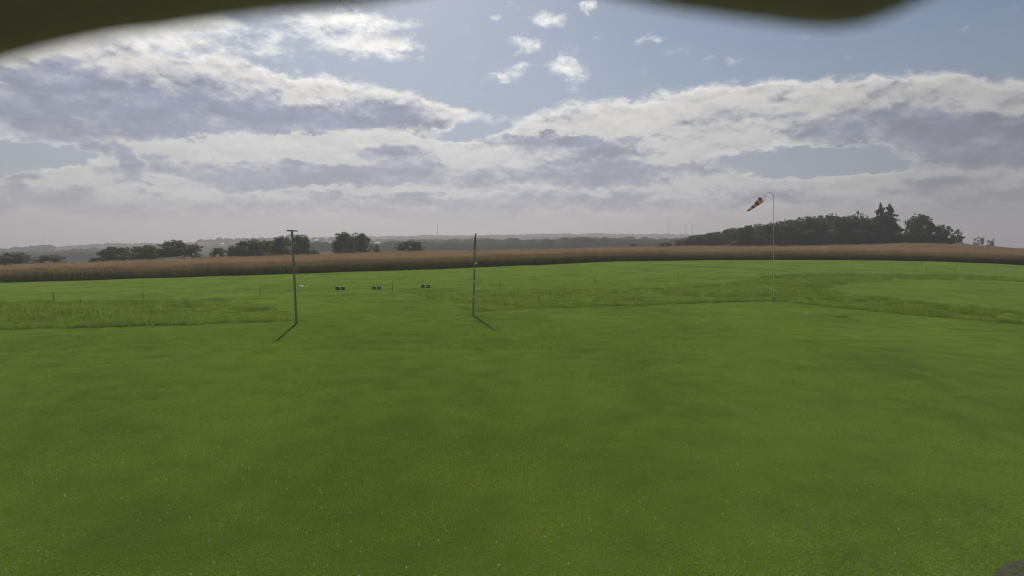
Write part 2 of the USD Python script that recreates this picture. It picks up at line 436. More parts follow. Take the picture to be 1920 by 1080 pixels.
def build_ground():
    az = np.concatenate([np.linspace(-.80, .80, 420), np.linspace(.80, 2 * np.pi - .80, 70)[1:-1]])
    r = np.concatenate([[.4], np.linspace(1.5, 40, 40), np.geomspace(41, 260, 110), np.geomspace(266, 5200, 150)])
    A, R = np.meshgrid(az, r)
    X, Y = R * np.sin(A), R * np.cos(A)
    Z = ground(X, Y)
    v = np.vstack([np.stack([X, Y, Z], -1).reshape(-1, 3), [[0, 0, 0]]])
    na, nr = len(az), len(r)
    i, j = np.meshgrid(np.arange(nr - 1), np.arange(na), indexing='ij')
    jn = (j + 1) % na
    q = np.stack([i * na + j, i * na + jn, (i + 1) * na + jn, (i + 1) * na + j], -1).reshape(-1, 4)
    f = np.vstack([q[:, [0, 2, 1]], q[:, [0, 3, 2]], np.stack([np.full(na, nr * na), (np.arange(na) + 1) % na, np.arange(na)], 1)])
    m = trimesh.Trimesh(v, f, process=False)
    if m.face_normals[:, 2].mean() < 0:
        m.invert()
    return m


def ground_material():
    n = Net()
    pos = n.add('geometry', 'position')
    flat = n.v('multiply', pos, (1, 1, 0))
    dist = n.v('length', flat, out='value')
    # mown turf
    a = n.noise(flat, .11, 4, .6)
    b = n.noise(flat, 2.2, 5, .65)
    turf = n.mix(n.step(a, .35, .68), (.095, .150, .020), (.138, .195, .028))
    turf = n.mix(n.step(b, .50, .75, (0, .45)), turf, (.13, .125, .05))
    # far country: fields in patches, woods between
    told = n.add('attribute', 'color', attribute='country')
    grain = n.noise(flat, .02, 4, .6)
    country = n.mix(n.step(grain, .3, .7, (0, .35)), told, n.v('multiply', told, (.55, .6, .6)))
    soil = n.mix(n.step(n.noise(flat, .8, 4), .4, .6), (.09, .075, .05), (.05, .06, .025))
    col = n.mix(n.step(dist, 118.0, 124.0), turf, soil)
    col = n.mix(n.step(dist, 230.0, 260.0), col, country)
    bump = n.add('bump', 'normal', height=n.noise(flat, 24.0, 4, .7), strength=.6, distance=.03)
    s = n.add('diffuse_bsdf', 'BSDF', color=col, roughness=1.0, normal=bump)
    return n.material('turf_and_fields', surface=s)



WOOD = np.array([.022, .034, .018])


def country(X, Y):
    """Colour of the far land: fields in strips, woods, and the particular fields one can tell apart."""
    az = np.arctan2(X, Y)
    px = 960 + F * np.tan(np.clip(az, -1.2, 1.2)) * math.cos(PITCH)
    o = X * 0
    wx = X + 90 * (meshkit.fbm(np.stack([X / 300, Y / 300, o], -1), 3, 31) - .5)
    wy = Y + 160 * (meshkit.fbm(np.stack([X / 300, Y / 300, o + 9], -1), 3, 32) - .5)
    cell = meshkit.noise(np.stack([np.floor(wx / 260) * 7.31 + .5, np.floor((wy + .3 * wx) / 330) * 5.17 + .5, o], -1), 40)
    tones = 1.8 * np.array([[.040, .058, .022], [.10, .082, .055], [.036, .056, .022], [.08, .078, .045], [.032, .046, .02], [.062, .080, .03]])
    col = tones[np.clip((cell * 6).astype(int), 0, 5)]
    wood = meshkit.fbm(np.stack([X / 420, Y / 300, o], -1), 4, 33) > .50
    wood |= (Y > 1870) & (Y < 2250)
    col[wood] = WOOD

    def lay(x0, x1, y0, y1, c):
        m = (px + (wx - X) * .25 > x0) & (px + (wx - X) * .25 < x1) & (wy > y0) & (wy < y1)
        col[m] = c
    lay(-400, 300, 560, 950, WOOD)
    lay(-400, 105, 700, 1150, WOOD)
    lay(108, 545, 940, 1190, [.24, .19, .155])
    lay(330, 600, 560, 940, [.085, .12, .055])
    lay(560, 690, 1150, 1830, [.07, .075, .07])
    lay(1148, 1262, 810, 1110, [.16, .21, .055])
    lay(1040, 1130, 850, 1080, WOOD)
    lay(1020, 1180, 1120, 1500, [.15, .15, .10])
    lay(790, 880, 720, 1050, WOOD)
    lay(575, 632, 650, 1130, [.11, .13, .08])
    lay(694, 768, 650, 1130, [.11, .13, .08])
    lay(405, 432, 600, 1080, [.085, .12, .055])
    lay(570, 640, 270, 480, [.24, .165, .11])
    lay(790, 870, 270, 420, [.22, .16, .11])
    return col


ground_mesh = build_ground()
ground_prim = obj('ground', ground_mesh, ground_material(), smooth=True)
gv = np.asarray(ground_mesh.vertices)
UsdGeom.PrimvarsAPI(ground_prim).CreatePrimvar('country', Sdf.ValueTypeNames.Color3fArray, 'vertex').Set(Vt.Vec3fArray.FromNumpy(country(gv[:, 0], gv[:, 1]).astype(np.float32)))
tag(ground_prim, kind='structure')


# ------------------------------------------------------------------ grass
def leaf_material(name, stops, scale, through=.45, patch=None, gloss=0.0):
    """Leaves lit from both sides; stops is a ramp of colours that a noise over the land picks from."""
    n = Net()
    pos = n.add('geometry', 'position')
    k = n.noise(pos, scale, 4, .62)
    if patch:
        k = n.m('add', n.m('multiply', k, .5), n.m('multiply', n.noise(pos, patch, 4, .6), .5))
    k = n.step(k, .30, .70, smooth=False)
    one = n.add('geometry', 'random_per_island')
    k = n.m('add', k, n.m('multiply', n.m('subtract', one, .5), .35), clamp=True)
    col = n.add('rgb_ramp', 'color', fac=k, ramp=stops)
    dif = n.add('diffuse_bsdf', 'BSDF', color=col)
    tra = n.add('translucent_bsdf', 'BSDF', color=n.add('mix_color', 'result', blend_type='multiply', fac=1.0, a=col, b=(1.2, 1.15, .85)))
    s = n.add('mix_closure', 'closure', fac=through, closure1=dif, closure2=tra)
    if gloss:
        s = n.add('mix_closure', 'closure', fac=gloss, closure1=s, closure2=n.add('glossy_bsdf', 'BSDF', color=(.8, .8, .8), roughness=.75))
    return n.material(name, surface=s)


def blades(count, size, tall, wide, lean, seed):
    """count grass blades, two bent triangles each, over a square of the given size."""
    g = np.random.default_rng(seed)
    x, y = g.uniform(-size / 2, size / 2, (2, count))
    h = tall * g.uniform(.55, 1.15, count)
    a, b = g.uniform(0, 2 * np.pi, (2, count))
    w = wide * g.uniform(.7, 1.3, count)
    l = lean * h * g.uniform(.2, 1.2, count)
    side = np.stack([np.cos(a), np.sin(a), 0 * a], 1) * w[:, None] / 2
    top = np.stack([np.cos(b) * l, np.sin(b) * l, h], 1)
    mid = top * np.array([.35, .35, .6])
    root = np.stack([x, y, -.01 + 0 * x], 1)
    v = np.stack([root - side, root + side, root + mid + side * .8, root + mid - side * .8, root + top], 1)
    f = np.array([[0, 1, 2], [0, 2, 3], [3, 2, 4]])
    return v.reshape(-1, 3), (f[None] + 5 * np.arange(count)[:, None, None]).reshape(-1, 3)


def soup(parts):
    vs, fs, n = [], [], 0
    for v, f in parts:
        vs.append(v)
        fs.append(np.asarray(f) + n)
        n += len(v)
    return np.vstack(vs), np.vstack(fs)


GREENS = [(0, (.080, .140, .022)), (.35, (.127, .207, .032)), (.7, (.174, .243, .040)), (1, (.232, .234, .070))]
turf_leaf = leaf_material('turf_leaf', GREENS, .20, .5, 1.1, gloss=.07)
rough_leaf = leaf_material('rough_leaf', [(0, (.090, .140, .036)), (.5, (.130, .190, .044)), (1, (.180, .210, .062))], .5, .5)
straw = leaf_material('straw', [(0, (.10, .125, .045)), (1, (.17, .17, .07))], .7, .35)


def scatter_squares(y0, y1, size, lim=.99):
    ys = np.arange(y0, y1, size)
    out = []
    for y in ys:
        half = lim * y + 2 * size
        out.append(np.stack([np.arange(-half, half, size) + rng.uniform(0, size), np.full(len(np.arange(-half, half, size)), y)], 1))
    return np.vstack(out)


def build_lawn():
    pos, which, rot, sc = [], [], [], []
    protos, mats = [], []
    for k in range(5):
        protos.append([blades(5200, 1.0, .034, .0065, 1.2, 100 + k)]); mats.append([turf_leaf])
    for k in range(4):
        protos.append([blades(7000, 2.0, .038, .012, 1.2, 200 + k)]); mats.append([turf_leaf])
    for k in range(4):
        protos.append([blades(2600, 2.0, .042, .022, 1.2, 300 + k)]); mats.append([turf_leaf])
    up = []
    edge = 4.7
    for (y1, size, lo, hi) in ((19.7, 1.0, 0, 5), (43.7, 2.0, 5, 9), (127.0, 2.0, 9, 13)):
        xy = scatter_squares(edge + size / 2, y1, size)
        edge += round((y1 - edge) / size) * size
        xy = xy[inside(LAWN_POLY, xy[:, 0], xy[:, 1])]
        z = ground(xy[:, 0], xy[:, 1])
        e = size * .45
        gx = (ground(xy[:, 0] + e, xy[:, 1]) - ground(xy[:, 0] - e, xy[:, 1])) / (2 * e)
        gy = (ground(xy[:, 0], xy[:, 1] + e) - ground(xy[:, 0], xy[:, 1] - e)) / (2 * e)
        nn = np.stack([-gx, -gy, np.ones_like(gx)], 1)
        up.append(nn / np.linalg.norm(nn, axis=1, keepdims=True))
        pos.append(np.column_stack([xy, z]))
        which.append(rng.integers(lo, hi, len(xy)))
        rot.append(rng.integers(0, 4, len(xy)) * math.pi / 2)
        sc.append(np.column_stack([np.ones(len(xy)), np.ones(len(xy)), rng.uniform(.9, 1.1, len(xy))]))
    instancer('mown_grass', protos, mats, np.vstack(pos), np.concatenate(rot), np.vstack(sc), np.concatenate(which),
              'short mown green grass of the flying field', 'grass', normals=np.vstack(up))


build_lawn()


def tussock(seed, tall, count):
    g = np.random.default_rng(seed)
    v, f = blades(count, .62, tall, .012, .75, seed)
    sv, sf = blades(max(4, count // 12), .6, tall * 1.35, .010, .35, seed + 1)
    return [(v, f), (sv, sf)]


FRONT = region((-60, 620), (120, 615.5), (250, 612), (400, 608), (545, 602))


FRONT_MID = region((889, 585), (1000, 578.5), (1200, 573), (1380, 566.5), (1452, 564), (1500, 569), (1600, 580), (1750, 594), (1920, 609), (2010, 617))


def build_rough():
    protos, mats = [], []
    for k in range(5):
        protos.append(tussock(500 + 3 * k, .22 + .04 * (k % 3), 110)); mats.append([rough_leaf, straw])
    pts = []
    for poly, per in ((ROUGH_LEFT, 4.2), (ROUGH_MID, 3.4)):
        lo, hi = poly.min(0), poly.max(0)
        n = int(np.prod(hi - lo) * per)
        p = rng.uniform(lo, hi, (n, 2))
        pts.append(p[inside(poly, p[:, 0], p[:, 1])])
    p = np.vstack(pts)
    d = meshkit.fbm(np.column_stack([p[:, 0] / 5.0, p[:, 1] / 2.2, p[:, 0] * 0]), 4, 3)
    front = np.full(len(p), 99.0)
    for a_, b_ in zip(FRONT[:-1], FRONT[1:]):
        u = np.clip(((p - a_) @ (b_ - a_)) / ((b_ - a_) @ (b_ - a_)), 0, 1)
        front = np.minimum(front, np.linalg.norm(p - a_ - u[:, None] * (b_ - a_), axis=1))
    p = p[(d + rng.uniform(-.16, .16, len(p)) > .19) | ((front < 1.1) & (rng.uniform(0, 1, len(p)) < .9))]
    n = len(p)
    big = meshkit.fbm(np.column_stack([p[:, 0] / 3.4, p[:, 1] / 2.0, p[:, 0] * 0]), 3, 8)
    s = np.clip(.45 + 1.0 * (big - .25), .35, 1.2) * rng.uniform(.75, 1.2, n)
    lip = []
    for line in (FRONT, FRONT_MID):                            # the mower's edge: an unbroken lip of longer grass
        seg = np.linalg.norm(np.diff(line, axis=0), axis=1)
        t = np.arange(0, seg.sum(), .17)
        cum = np.concatenate([[0], np.cumsum(seg)])
        lip.append(np.column_stack([np.interp(t, cum, line[:, 0]), np.interp(t, cum, line[:, 1]) + .25]) + rng.normal(0, .12, (len(t), 2)))
    lip = np.vstack(lip)
    p, s = np.vstack([p, lip]), np.concatenate([s, rng.uniform(.55, .95, len(lip))])
    n = len(p)
    instancer('rough_grass', protos, mats, np.column_stack([p, ground(p[:, 0], p[:, 1]) - .01]), rng.uniform(0, 6.283, n), np.column_stack([s * 1.1, s * 1.1, s]), rng.integers(0, 5, n),
              'long unmown grass in the strips beyond the mown lawn', 'long grass')


build_rough()


def flower(seed):
    g = np.random.default_rng(seed)
    m = trimesh.creation.icosphere(1, .011)
    m.apply_scale([1, 1, .7])
    m.apply_translation([0, 0, .052])
    return [join(m, rod((0, 0, 0), (.003, 0, .048), .0012, sides=4))]


def build_flowers():
    n = Net()
    pet = n.material('white_petals', surface=n.add('principled_bsdf', 'BSDF', base_color=(.52, .53, .42), roughness=.9))
    pts = []
    spots = [(180, 830), (330, 900), (420, 960), (500, 870), (640, 950), (760, 820), (520, 1000), (900, 980), (1040, 860), (1180, 1000), (1180, 940), (1450, 840), (150, 900), (60, 980), (1300, 860), (1560, 780), (700, 760), (100, 720), (980, 1050), (650, 1050), (1230, 1040), (1640, 960)]
    for (px, py) in spots:
        c = place(px, py)
        k = rng.integers(9, 26)
        pts.append(c[:2] + rng.normal(0, [.75, .45], (k, 2)))
    extra = np.column_stack([rng.uniform(-22, 22, 220), rng.uniform(6.2, 24, 220)])
    pts.append(extra[np.abs(extra[:, 0]) < extra[:, 1] * .95])
    p = np.vstack(pts)
    k = len(p)
    instancer('clover_flowers', [flower(1)], [[pet]], np.column_stack([p, ground(p[:, 0], p[:, 1])]), rng.uniform(0, 6.28, k), rng.uniform(.3, .75, k), np.zeros(k, int),
              'tiny white clover flowers sprinkled over the near lawn', 'flowers')


build_flowers()


# ------------------------------------------------------------------ maize
def maize_clump(seed):
    g = np.random.default_rng(seed)
    leaf, tassel, dry = [], [], []
    for p in range(6):
        x0, y0 = (p - 2.5) * .19 + g.normal(0, .02), g.normal(0, .03)
        h = 1.62 * g.uniform(.92, 1.06)
        turn = g.uniform(0, np.pi)
        r = rod((x0, y0, 0), (x0, y0, h), .014, .008, 4)
        leaf.append((np.array(r.vertices), np.array(r.faces)))
        for k in range(9):
            z = h * (.12 + .84 * k / 9)
            a = turn + k * np.pi + g.normal(0, .35)
            L = g.uniform(.42, .72) * (1 - .25 * k / 9)
            out = np.array([math.cos(a), math.sin(a), 0])
            sd = np.array([-out[1], out[0], 0]) * .038
            s = np.array([0, .35, .7, 1.0])
            c = np.array([x0, y0, z]) + out * (s * L)[:, None] * .85 + np.array([0, 0, 1]) * (L * (.75 * s - 1.05 * s * s))[:, None]
            wd = np.array([.5, 1.0, .8, .05])[:, None] * sd
            v = np.stack([c - wd, c + wd], 1).reshape(-1, 3)
            f = [(0, 1, 3), (0, 3, 2), (2, 3, 5), (2, 5, 4), (4, 5, 7), (4, 7, 6)]
            (dry if k >= 5 and g.uniform() < .45 + .15 * (k - 5) else leaf).append((v, np.array(f)))
        for k in range(8):
            a, o = g.uniform(0, 6.28), g.uniform(.05, .16)
            tip = np.array([x0 + math.cos(a) * o, y0 + math.sin(a) * o, h + g.uniform(.18, .36)])
            w = np.array([math.sin(a), -math.cos(a), 0]) * .013
            b = np.array([x0, y0, h - .03])
            mid = (b + tip) / 2 + np.array([0, 0, .04])
            v = np.array([b - w * .6, b + w * .6, mid - w, mid + w, tip - w * .4, tip + w * .4])
            tassel.append((v, np.array([(0, 1, 3), (0, 3, 2), (2, 3, 5), (2, 5, 4)])))
    return [soup(leaf), soup(tassel), soup(dry)]


maize_leaf = leaf_material('maize_leaf', [(0, (.10, .115, .060)), (.6, (.135, .14, .075)), (1, (.18, .16, .095))], .12, .5)
maize_tassel = leaf_material('maize_tassel', [(0, (.20, .150, .115)), (1, (.33, .245, .185))], .10, .4, .9)
maize_dry = leaf_material('maize_dry_leaf', [(0, (.17, .135, .095)), (1, (.25, .20, .145))], .09, .5)


def build_maize():
    protos = [maize_clump(700 + k) for k in range(5)]
    mats = [[maize_leaf, maize_tassel, maize_dry]] * 5
    lo, hi = MAIZE_POLY.min(0), MAIZE_POLY.max(0)
    # rows run along the edge of the field: each row is the edge pushed back
    seg = np.linalg.norm(np.diff(EDGE_LINE, axis=0), axis=1)
    along = np.concatenate([[0], np.cumsum(seg)])
    pts, rots = [], []
    deep = 0.15
    k = 0
    while deep < 92:
        s = np.arange(0, along[-1], 1.12) + rng.uniform(0, 1)
        x = np.interp(s, along, EDGE_LINE[:, 0])
        y = np.interp(s, along, EDGE_LINE[:, 1])
        dx, dy = np.gradient(x), np.gradient(y)
        pts.append(np.column_stack([x + rng.normal(0, .06, len(s)), y + deep + rng.normal(0, .06, len(s))]))
        rots.append(np.arctan2(dy, dx))
        deep += .75 if k < 10 else (1.05 if k < 30 else 1.5)
        k += 1
    p, rz = np.vstack(pts), np.concatenate(rots)
    ok = inside(MAIZE_POLY, p[:, 0], p[:, 1]) & (np.abs(p[:, 0]) < 1.0 * p[:, 1] + 6)
    p, rz = p[ok], rz[ok]
    hgt = 1 + .22 * (meshkit.fbm(np.column_stack([p[:, 0] / 7, p[:, 1] / 7, p[:, 0] * 0]), 3, 21) - .5) + rng.normal(0, .05, len(p))
    instancer('maize_field', protos, mats, np.column_stack([p, ground(p[:, 0], p[:, 1]) - .02]), rz + rng.integers(0, 2, len(p)) * math.pi, np.column_stack([np.ones(len(p)), np.ones(len(p)), hgt]), rng.integers(0, 5, len(p)),
              'tall maize crop with brown tassels beyond the flying field', 'maize crop')


build_maize()


# ------------------------------------------------------------------ trees
def cards(points, size, g, flat=0.0):
    """Small bent leaf sprays at the points, turned every way."""
    n = len(points)
    a = g.normal(0, 1, (n, 3))
    a[:, 2] *= 1 - flat
    a /= np.linalg.norm(a, axis=1, keepdims=True)
    b = np.cross(a, g.normal(0, 1, (n, 3)))
    b /= np.linalg.norm(b, axis=1, keepdims=True)
    s = (size * g.uniform(.6, 1.4, n))[:, None]
    v = np.stack([points - a * s, points + b * s * .55, points + a * s, points - b * s * .55], 1)
    f = np.array([[0, 1, 2], [0, 2, 3]])
    return v.reshape(-1, 3), (f[None] + 4 * np.arange(n)[:, None, None]).reshape(-1, 3)


def crown(seed, lobes, per, low, leaf, open_=0.0, dome=1.0):
    """A crown one unit high and one unit wide made of overlapping leafy lobes of uneven size."""
    g = np.random.default_rng(seed)
    pts, cores = [], []
    for k in range(lobes):
        u = g.uniform(low, .86)
        half = .41 * math.sqrt(max(.05, 1 - ((u - (low + .26 * (1 - low))) / (.66 * dome)) ** 2))
        a = g.uniform(0, 6.283)
        rad = half * math.sqrt(g.uniform(.15, 1.0))
        c = np.array([math.cos(a) * rad, math.sin(a) * rad, u])
        r = g.uniform(.09, .19) * (1 - open_ * .35)
        q = g.normal(0, 1, (per, 3))
        q /= np.linalg.norm(q, axis=1, keepdims=True)
        q *= r * g.uniform(.55, 1.08, (per, 1)) * np.array([1.1, 1.1, .85])
        p = c + q
        pts.append(p[p[:, 2] < 1.0])
        cores.append(c)
    return cards(np.vstack(pts), leaf, g), cores


def trunk_mesh(cores, g, thick, fork=.30, limbs=7):
    parts = [rod((0, 0, -.02), (.01, 0, fork), thick, thick * .72, 8), rod((.01, 0, fork), (.0, .01, .72), thick * .72, thick * .2, 7)]
    order = sorted(range(len(cores)), key=lambda i: -np.hypot(cores[i][0], cores[i][1]))[:limbs]
    for i in order:
        c = cores[i]
        s = np.array([0.005, 0, fork + .25 * g.uniform(0, 1) * (c[2] - .2)])
        m = (s + c) / 2 + np.array([0, 0, .04])
        parts += [rod(s, m, thick * .42, thick * .25, 6), rod(m, c, thick * .25, thick * .08, 6)]
    return join(*parts)


def spruce_meshes(seed, tiers=18, ragged=.3):
    g = np.random.default_rng(seed)
    vs, limb = [], [rod((0, 0, -.02), (0, 0, .97), .022, .004, 8)]
    for k in range(tiers):
        u = .10 + .88 * k / tiers
        reach = .50 * min(1.0, 2.0 * (1 - u)) ** .75 + .03
        for j in range(7 if u < .7 else 5):
            a = g.uniform(0, 6.283)
            L = reach * g.uniform(1 - ragged * 2, 1.1)
            tip = np.array([math.cos(a) * L, math.sin(a) * L, u - .10 * L + .05 * L * g.normal()])
            base = np.array([0, 0, u + .02])
            n = max(6, int(64 * L / .5))
            s = g.uniform(.12, 1, n)[:, None]
            p = base + (tip - base) * s + np.column_stack([g.normal(0, .012, n), g.normal(0, .012, n), -g.uniform(0, .045, n) * (1 - .4 * s[:, 0])])
            vs.append(p)
            limb.append(rod(base, tip, .005, .0015, 4))
    top = np.column_stack([g.normal(0, .022, 34), g.normal(0, .022, 34), g.uniform(.84, .99, 34)])
    return cards(np.vstack(vs + [top]), .030, g, .35), join(*limb)


leaf_dark = leaf_material('dark_leaves', [(0, (.036, .048, .030)), (.5, (.052, .066, .038)), (1, (.080, .096, .052))], .35, .38)
leaf_mid = leaf_material('green_leaves', [(0, (.046, .060, .032)), (.5, (.064, .080, .042)), (1, (.092, .108, .056))], .35, .4)
needle = leaf_material('needles', [(0, (.036, .046, .036)), (1, (.062, .074, .052))], .6, .25)


def bark_material():
    n = Net()
    pos = n.add('texture_coordinate', 'object')
    k = n.noise(n.v('multiply', pos, (9, 9, 2.0)), 3.0, 5, .65)
    s = n.add('principled_bsdf', 'BSDF', base_color=n.mix(k, (.035, .028, .022), (.13, .11, .09)), roughness=.95, normal=n.add('bump', 'normal', height=k, strength=.6, distance=.02))
    return n.material('bark', surface=s)


bark = bark_material()


def kind(name, crown_mesh, trunk, leaves):
    c = stage.CreateClassPrim('/World/' + name)
    UsdGeom.Xform.Define(stage, '/World/' + name)
    c.SetSpecifier(Sdf.SpecifierClass)
    usdkit.mesh(stage, f'/World/{name}/crown', crown_mesh, leaves)
    usdkit.mesh(stage, f'/World/{name}/trunk', trunk, bark, smooth=40)
    return name


def broad(name, seed, lobes, per, low, leaf, thick, leaves, open_=0.0, fork=.3, dome=1.0):
    cm, cores = crown(seed, lobes, per, low, leaf, open_, dome)
    return kind(name, cm, trunk_mesh(cores, np.random.default_rng(seed), thick, fork), leaves)


KINDS = {
    'round': [broad(f'round_kind_{k}', 40 + k, 46, 70, .04, .040, .028, leaf_mid, fork=.16) for k in range(3)],
    'wood': [broad(f'wood_kind_{k}', 60 + k, 38, 62, .08, .040, .024, leaf_dark) for k in range(4)],
    'bush': [broad(f'bush_kind_{k}', 80 + k, 26, 55, .02, .050, .020, leaf_mid, fork=.12) for k in range(3)],
    'open': [broad(f'open_kind_{k}', 90 + k, 22, 46, .22, .034, .022, leaf_dark, open_=.8, fork=.25) for k in range(3)],
    'spruce': [kind(f'spruce_kind_{k}', *spruce_meshes(110 + k), needle) for k in range(2)],
}


def tree(name, what, which, foot, high, wide, label, group=None, category='tree', turn=None):
    x = UsdGeom.Xform.Define(stage, numbered('/World/' + name))
    x.AddTranslateOp().Set(Gf.Vec3d(*map(float, foot)))
    x.AddRotateZOp().Set(float(rng.uniform(0, 360) if turn is None else turn))
    x.AddScaleOp().Set(Gf.Vec3f(float(wide), float(wide), float(high * (1.0 if what == 'spruce' else 1.08))))
    p = x.GetPrim()
    p.GetReferences().AddInternalReference('/World/' + KINDS[what][which % len(KINDS[what])])
    p.SetInstanceable(True)
    return tag(p, label, category, group)


def tree_px(name, what, which, cx_, top, wide_px, Y, label, group=None, category='tree', sink=0.0):
    foot = stand(cx_, Y)
    foot[2] -= sink
    return tree(name, what, which, foot, level(Y, cx_, top) - foot[2], wide_px * Y / F * math.hypot(1, (cx_ - 960) / F) ** .5, label, group, category)


# the row of trees and bushes behind the maize on the left, each read off the photograph
ROW = [
    ('low_bush', 'bush', 0, 18, 474, 62, 170, 'low dark bush behind the maize at the left edge of the view', 'bush'),
    ('low_bush', 'bush', 1, 92, 479, 54, 165, 'flat low bush standing just right of the leftmost bush', 'bush'),
    ('low_bush', 'bush', 2, 175, 484, 22, 160, 'tiny bush at the left foot of the row of rounded trees', 'bush'),
    ('round_tree', 'round', 0, 218, 464, 62, 160, 'leftmost rounded dark tree of the row behind the maize', 'tree'),
    ('round_tree', 'round', 1, 272, 461, 54, 162, 'rounded tree between the leftmost tree and the big dome tree', 'tree'),
    ('round_tree', 'bush', 0, 344, 452, 76, 165, 'big dome shaped tree, broadest left of the wooden T pole', 'tree'),
    ('low_bush', 'bush', 1, 409, 465, 32, 165, 'small round bush alone in the gap right of the dome tree', 'bush'),
    ('low_bush', 'bush', 2, 440, 463, 36, 168, 'low bush leaning on the left of the tree clump at the T pole', 'bush'),
    ('round_tree', 'round', 2, 468, 451, 58, 170, 'wide tree on the left of the clump behind the T pole', 'tree'),
    ('round_tree', 'round', 0, 500, 452, 46, 178, 'middle tree of the clump left of the T pole', 'tree'),
    ('round_tree', 'round', 1, 530, 444, 42, 172, 'taller tree whose crown nearly touches the T pole from the left', 'tree'),
    ('round_tree', 'round', 2, 566, 443, 38, 172, 'flat topped tree just right of the T pole', 'tree'),
    ('low_bush', 'bush', 0, 592, 469, 20, 165, 'tiny bush at the right foot of the flat topped tree', 'bush'),
    ('round_tree', 'round', 1, 646, 436.5, 44, 178, 'left and taller tree of the pair between the two poles', 'tree'),
    ('round_tree', 'round', 0, 675, 438.5, 44, 180, 'right tree of the pair between the two poles', 'tree'),
    ('round_tree', 'open', 1, 703, 455, 20, 180, 'small thin tree right of the pair of big trees', 'tree'),
    ('low_bush', 'bush', 2, 767, 454, 62, 190, 'broad low dark bush right of the pair of big trees', 'bush'),
    ('low_bush', 'bush', 0, 652, 467, 40, 172, 'low undergrowth at the foot of the pair of big trees', 'bush'),
    ('low_bush', 'bush', 1, 1187, 456.5, 18, 240, 'little bush in front of the light green far field', 'bush'),
    ('low_bush', 'bush', 2, 1247, 455, 30, 240, 'little bush between the far green field and the wood', 'bush'),
    ('round_tree', 'open', 0, 1833, 443, 17, 300, 'left one of two lone small trees on the right hand rise', 'tree'),
    ('round_tree', 'open', 2, 1856, 445, 15, 300, 'right one of two lone small trees on the right hand rise', 'tree'),
]
for (nm, what, w, px_, top, wd, Y, lab, cat) in ROW:
    tree_px(nm, what, w, px_, top, wd, Y, lab, category=cat)

# the wood on the right: contour of its top, read off the photograph
WX = [1268, 1285, 1310, 1335, 1365, 1400, 1430, 1462, 1495, 1522, 1550, 1580, 1605, 1630, 1670]
WT = [452, 446, 440, 436, 430, 424, 419, 414, 412, 405, 403.5, 406, 407, 410, 412]
px_ = 1276.0
k = 0
WOOD_LABEL = 'dark broadleaf tree merged in the dense wood behind the maize'
while px_ < 1665:
    top = float(np.interp(px_, WX, WT)) + rng.uniform(-1.0, 3.0)
    tree_px('wood_tree', 'wood', k, px_, top, rng.uniform(34, 46) * (0.6 if px_ < 1300 else 1), 232 + rng.uniform(-6, 6), WOOD_LABEL, 'trees of the dense wood')
    px_ += rng.uniform(13, 19)
    k += 1
px_ = 1284.0
while px_ < 1668:
    top = float(np.interp(px_, WX, WT)) + rng.uniform(0, 4.0)
    tree_px('wood_tree', 'wood', k, px_, top, rng.uniform(36, 48) * (0.6 if px_ < 1300 else 1), 250 + rng.uniform(-6, 6), WOOD_LABEL, 'trees of the dense wood')
    px_ += rng.uniform(15, 21)
    k += 1
px_ = 1272.0
while px_ < 1790:
    top = max(float(np.interp(px_, WX, WT)) + 22, 428 if px_ < 1680 else 441) + rng.uniform(0, 6)
    tree_px('wood_shrub', 'bush', k, px_, top, rng.uniform(30, 42), 226 + rng.uniform(-3, 3), 'dark shrub at the foot of the wood', 'shrubs along the edge of the wood', 'shrub')
    px_ += rng.uniform(15, 22)
    k += 1
for (nm, what, w, px_, top, wd, Y, lab) in [
    ('wood_tree', 'open', 0, 1611, 393, 26, 228, 'slim open tree poking above the wood left of the tall spruces'),
    ('spruce', 'spruce', 0, 1646, 379, 33, 226, 'left one of the twin tall spruces above the wood'),
    ('spruce', 'spruce', 1, 1663, 382, 44, 227, 'right one of the twin tall spruces, its boughs drooping to the right'),
    ('wood_tree', 'wood', 1, 1640, 412, 40, 224, 'bushy tree at the left foot of the twin spruces'),
    ('wood_tree', 'open', 1, 1695, 411, 32, 226, 'ragged small tree in the dip right of the twin spruces'),
    ('wood_tree', 'wood', 2, 1722, 403, 54, 228, 'wide ragged tree, highest one right of the twin spruces'),
    ('wood_tree', 'open', 2, 1729, 402, 40, 229, 'open crowned tree behind the wide ragged tree'),
    ('wood_tree', 'wood', 3, 1752, 423, 34, 228, 'lower tree right of the wide ragged tree'),
    ('wood_tree', 'open', 0, 1768, 422.5, 28, 228, 'small tree with a forked top near the right end of the wood'),
    ('wood_tree', 'open', 1, 1788, 425, 28, 228, 'last small tree at the right end of the wood'),
]:
    tree_px(nm, what, w, px_, top, wd, Y, lab)

# ------------------------------------------------------------------ far woods, town, mast, wind turbines
def lump(seed):
    g = np.random.default_rng(seed)
    m = trimesh.creation.icosphere(2, 1.0)
    v = np.asarray(m.vertices)
    k = .72 + .55 * meshkit.fbm(v * 2.2 + seed, 3, seed)
    v = v * k[:, None]
    v[:, 2] = v[:, 2] * .8 + .55
    return [trimesh.Trimesh(v, m.faces, process=False)]


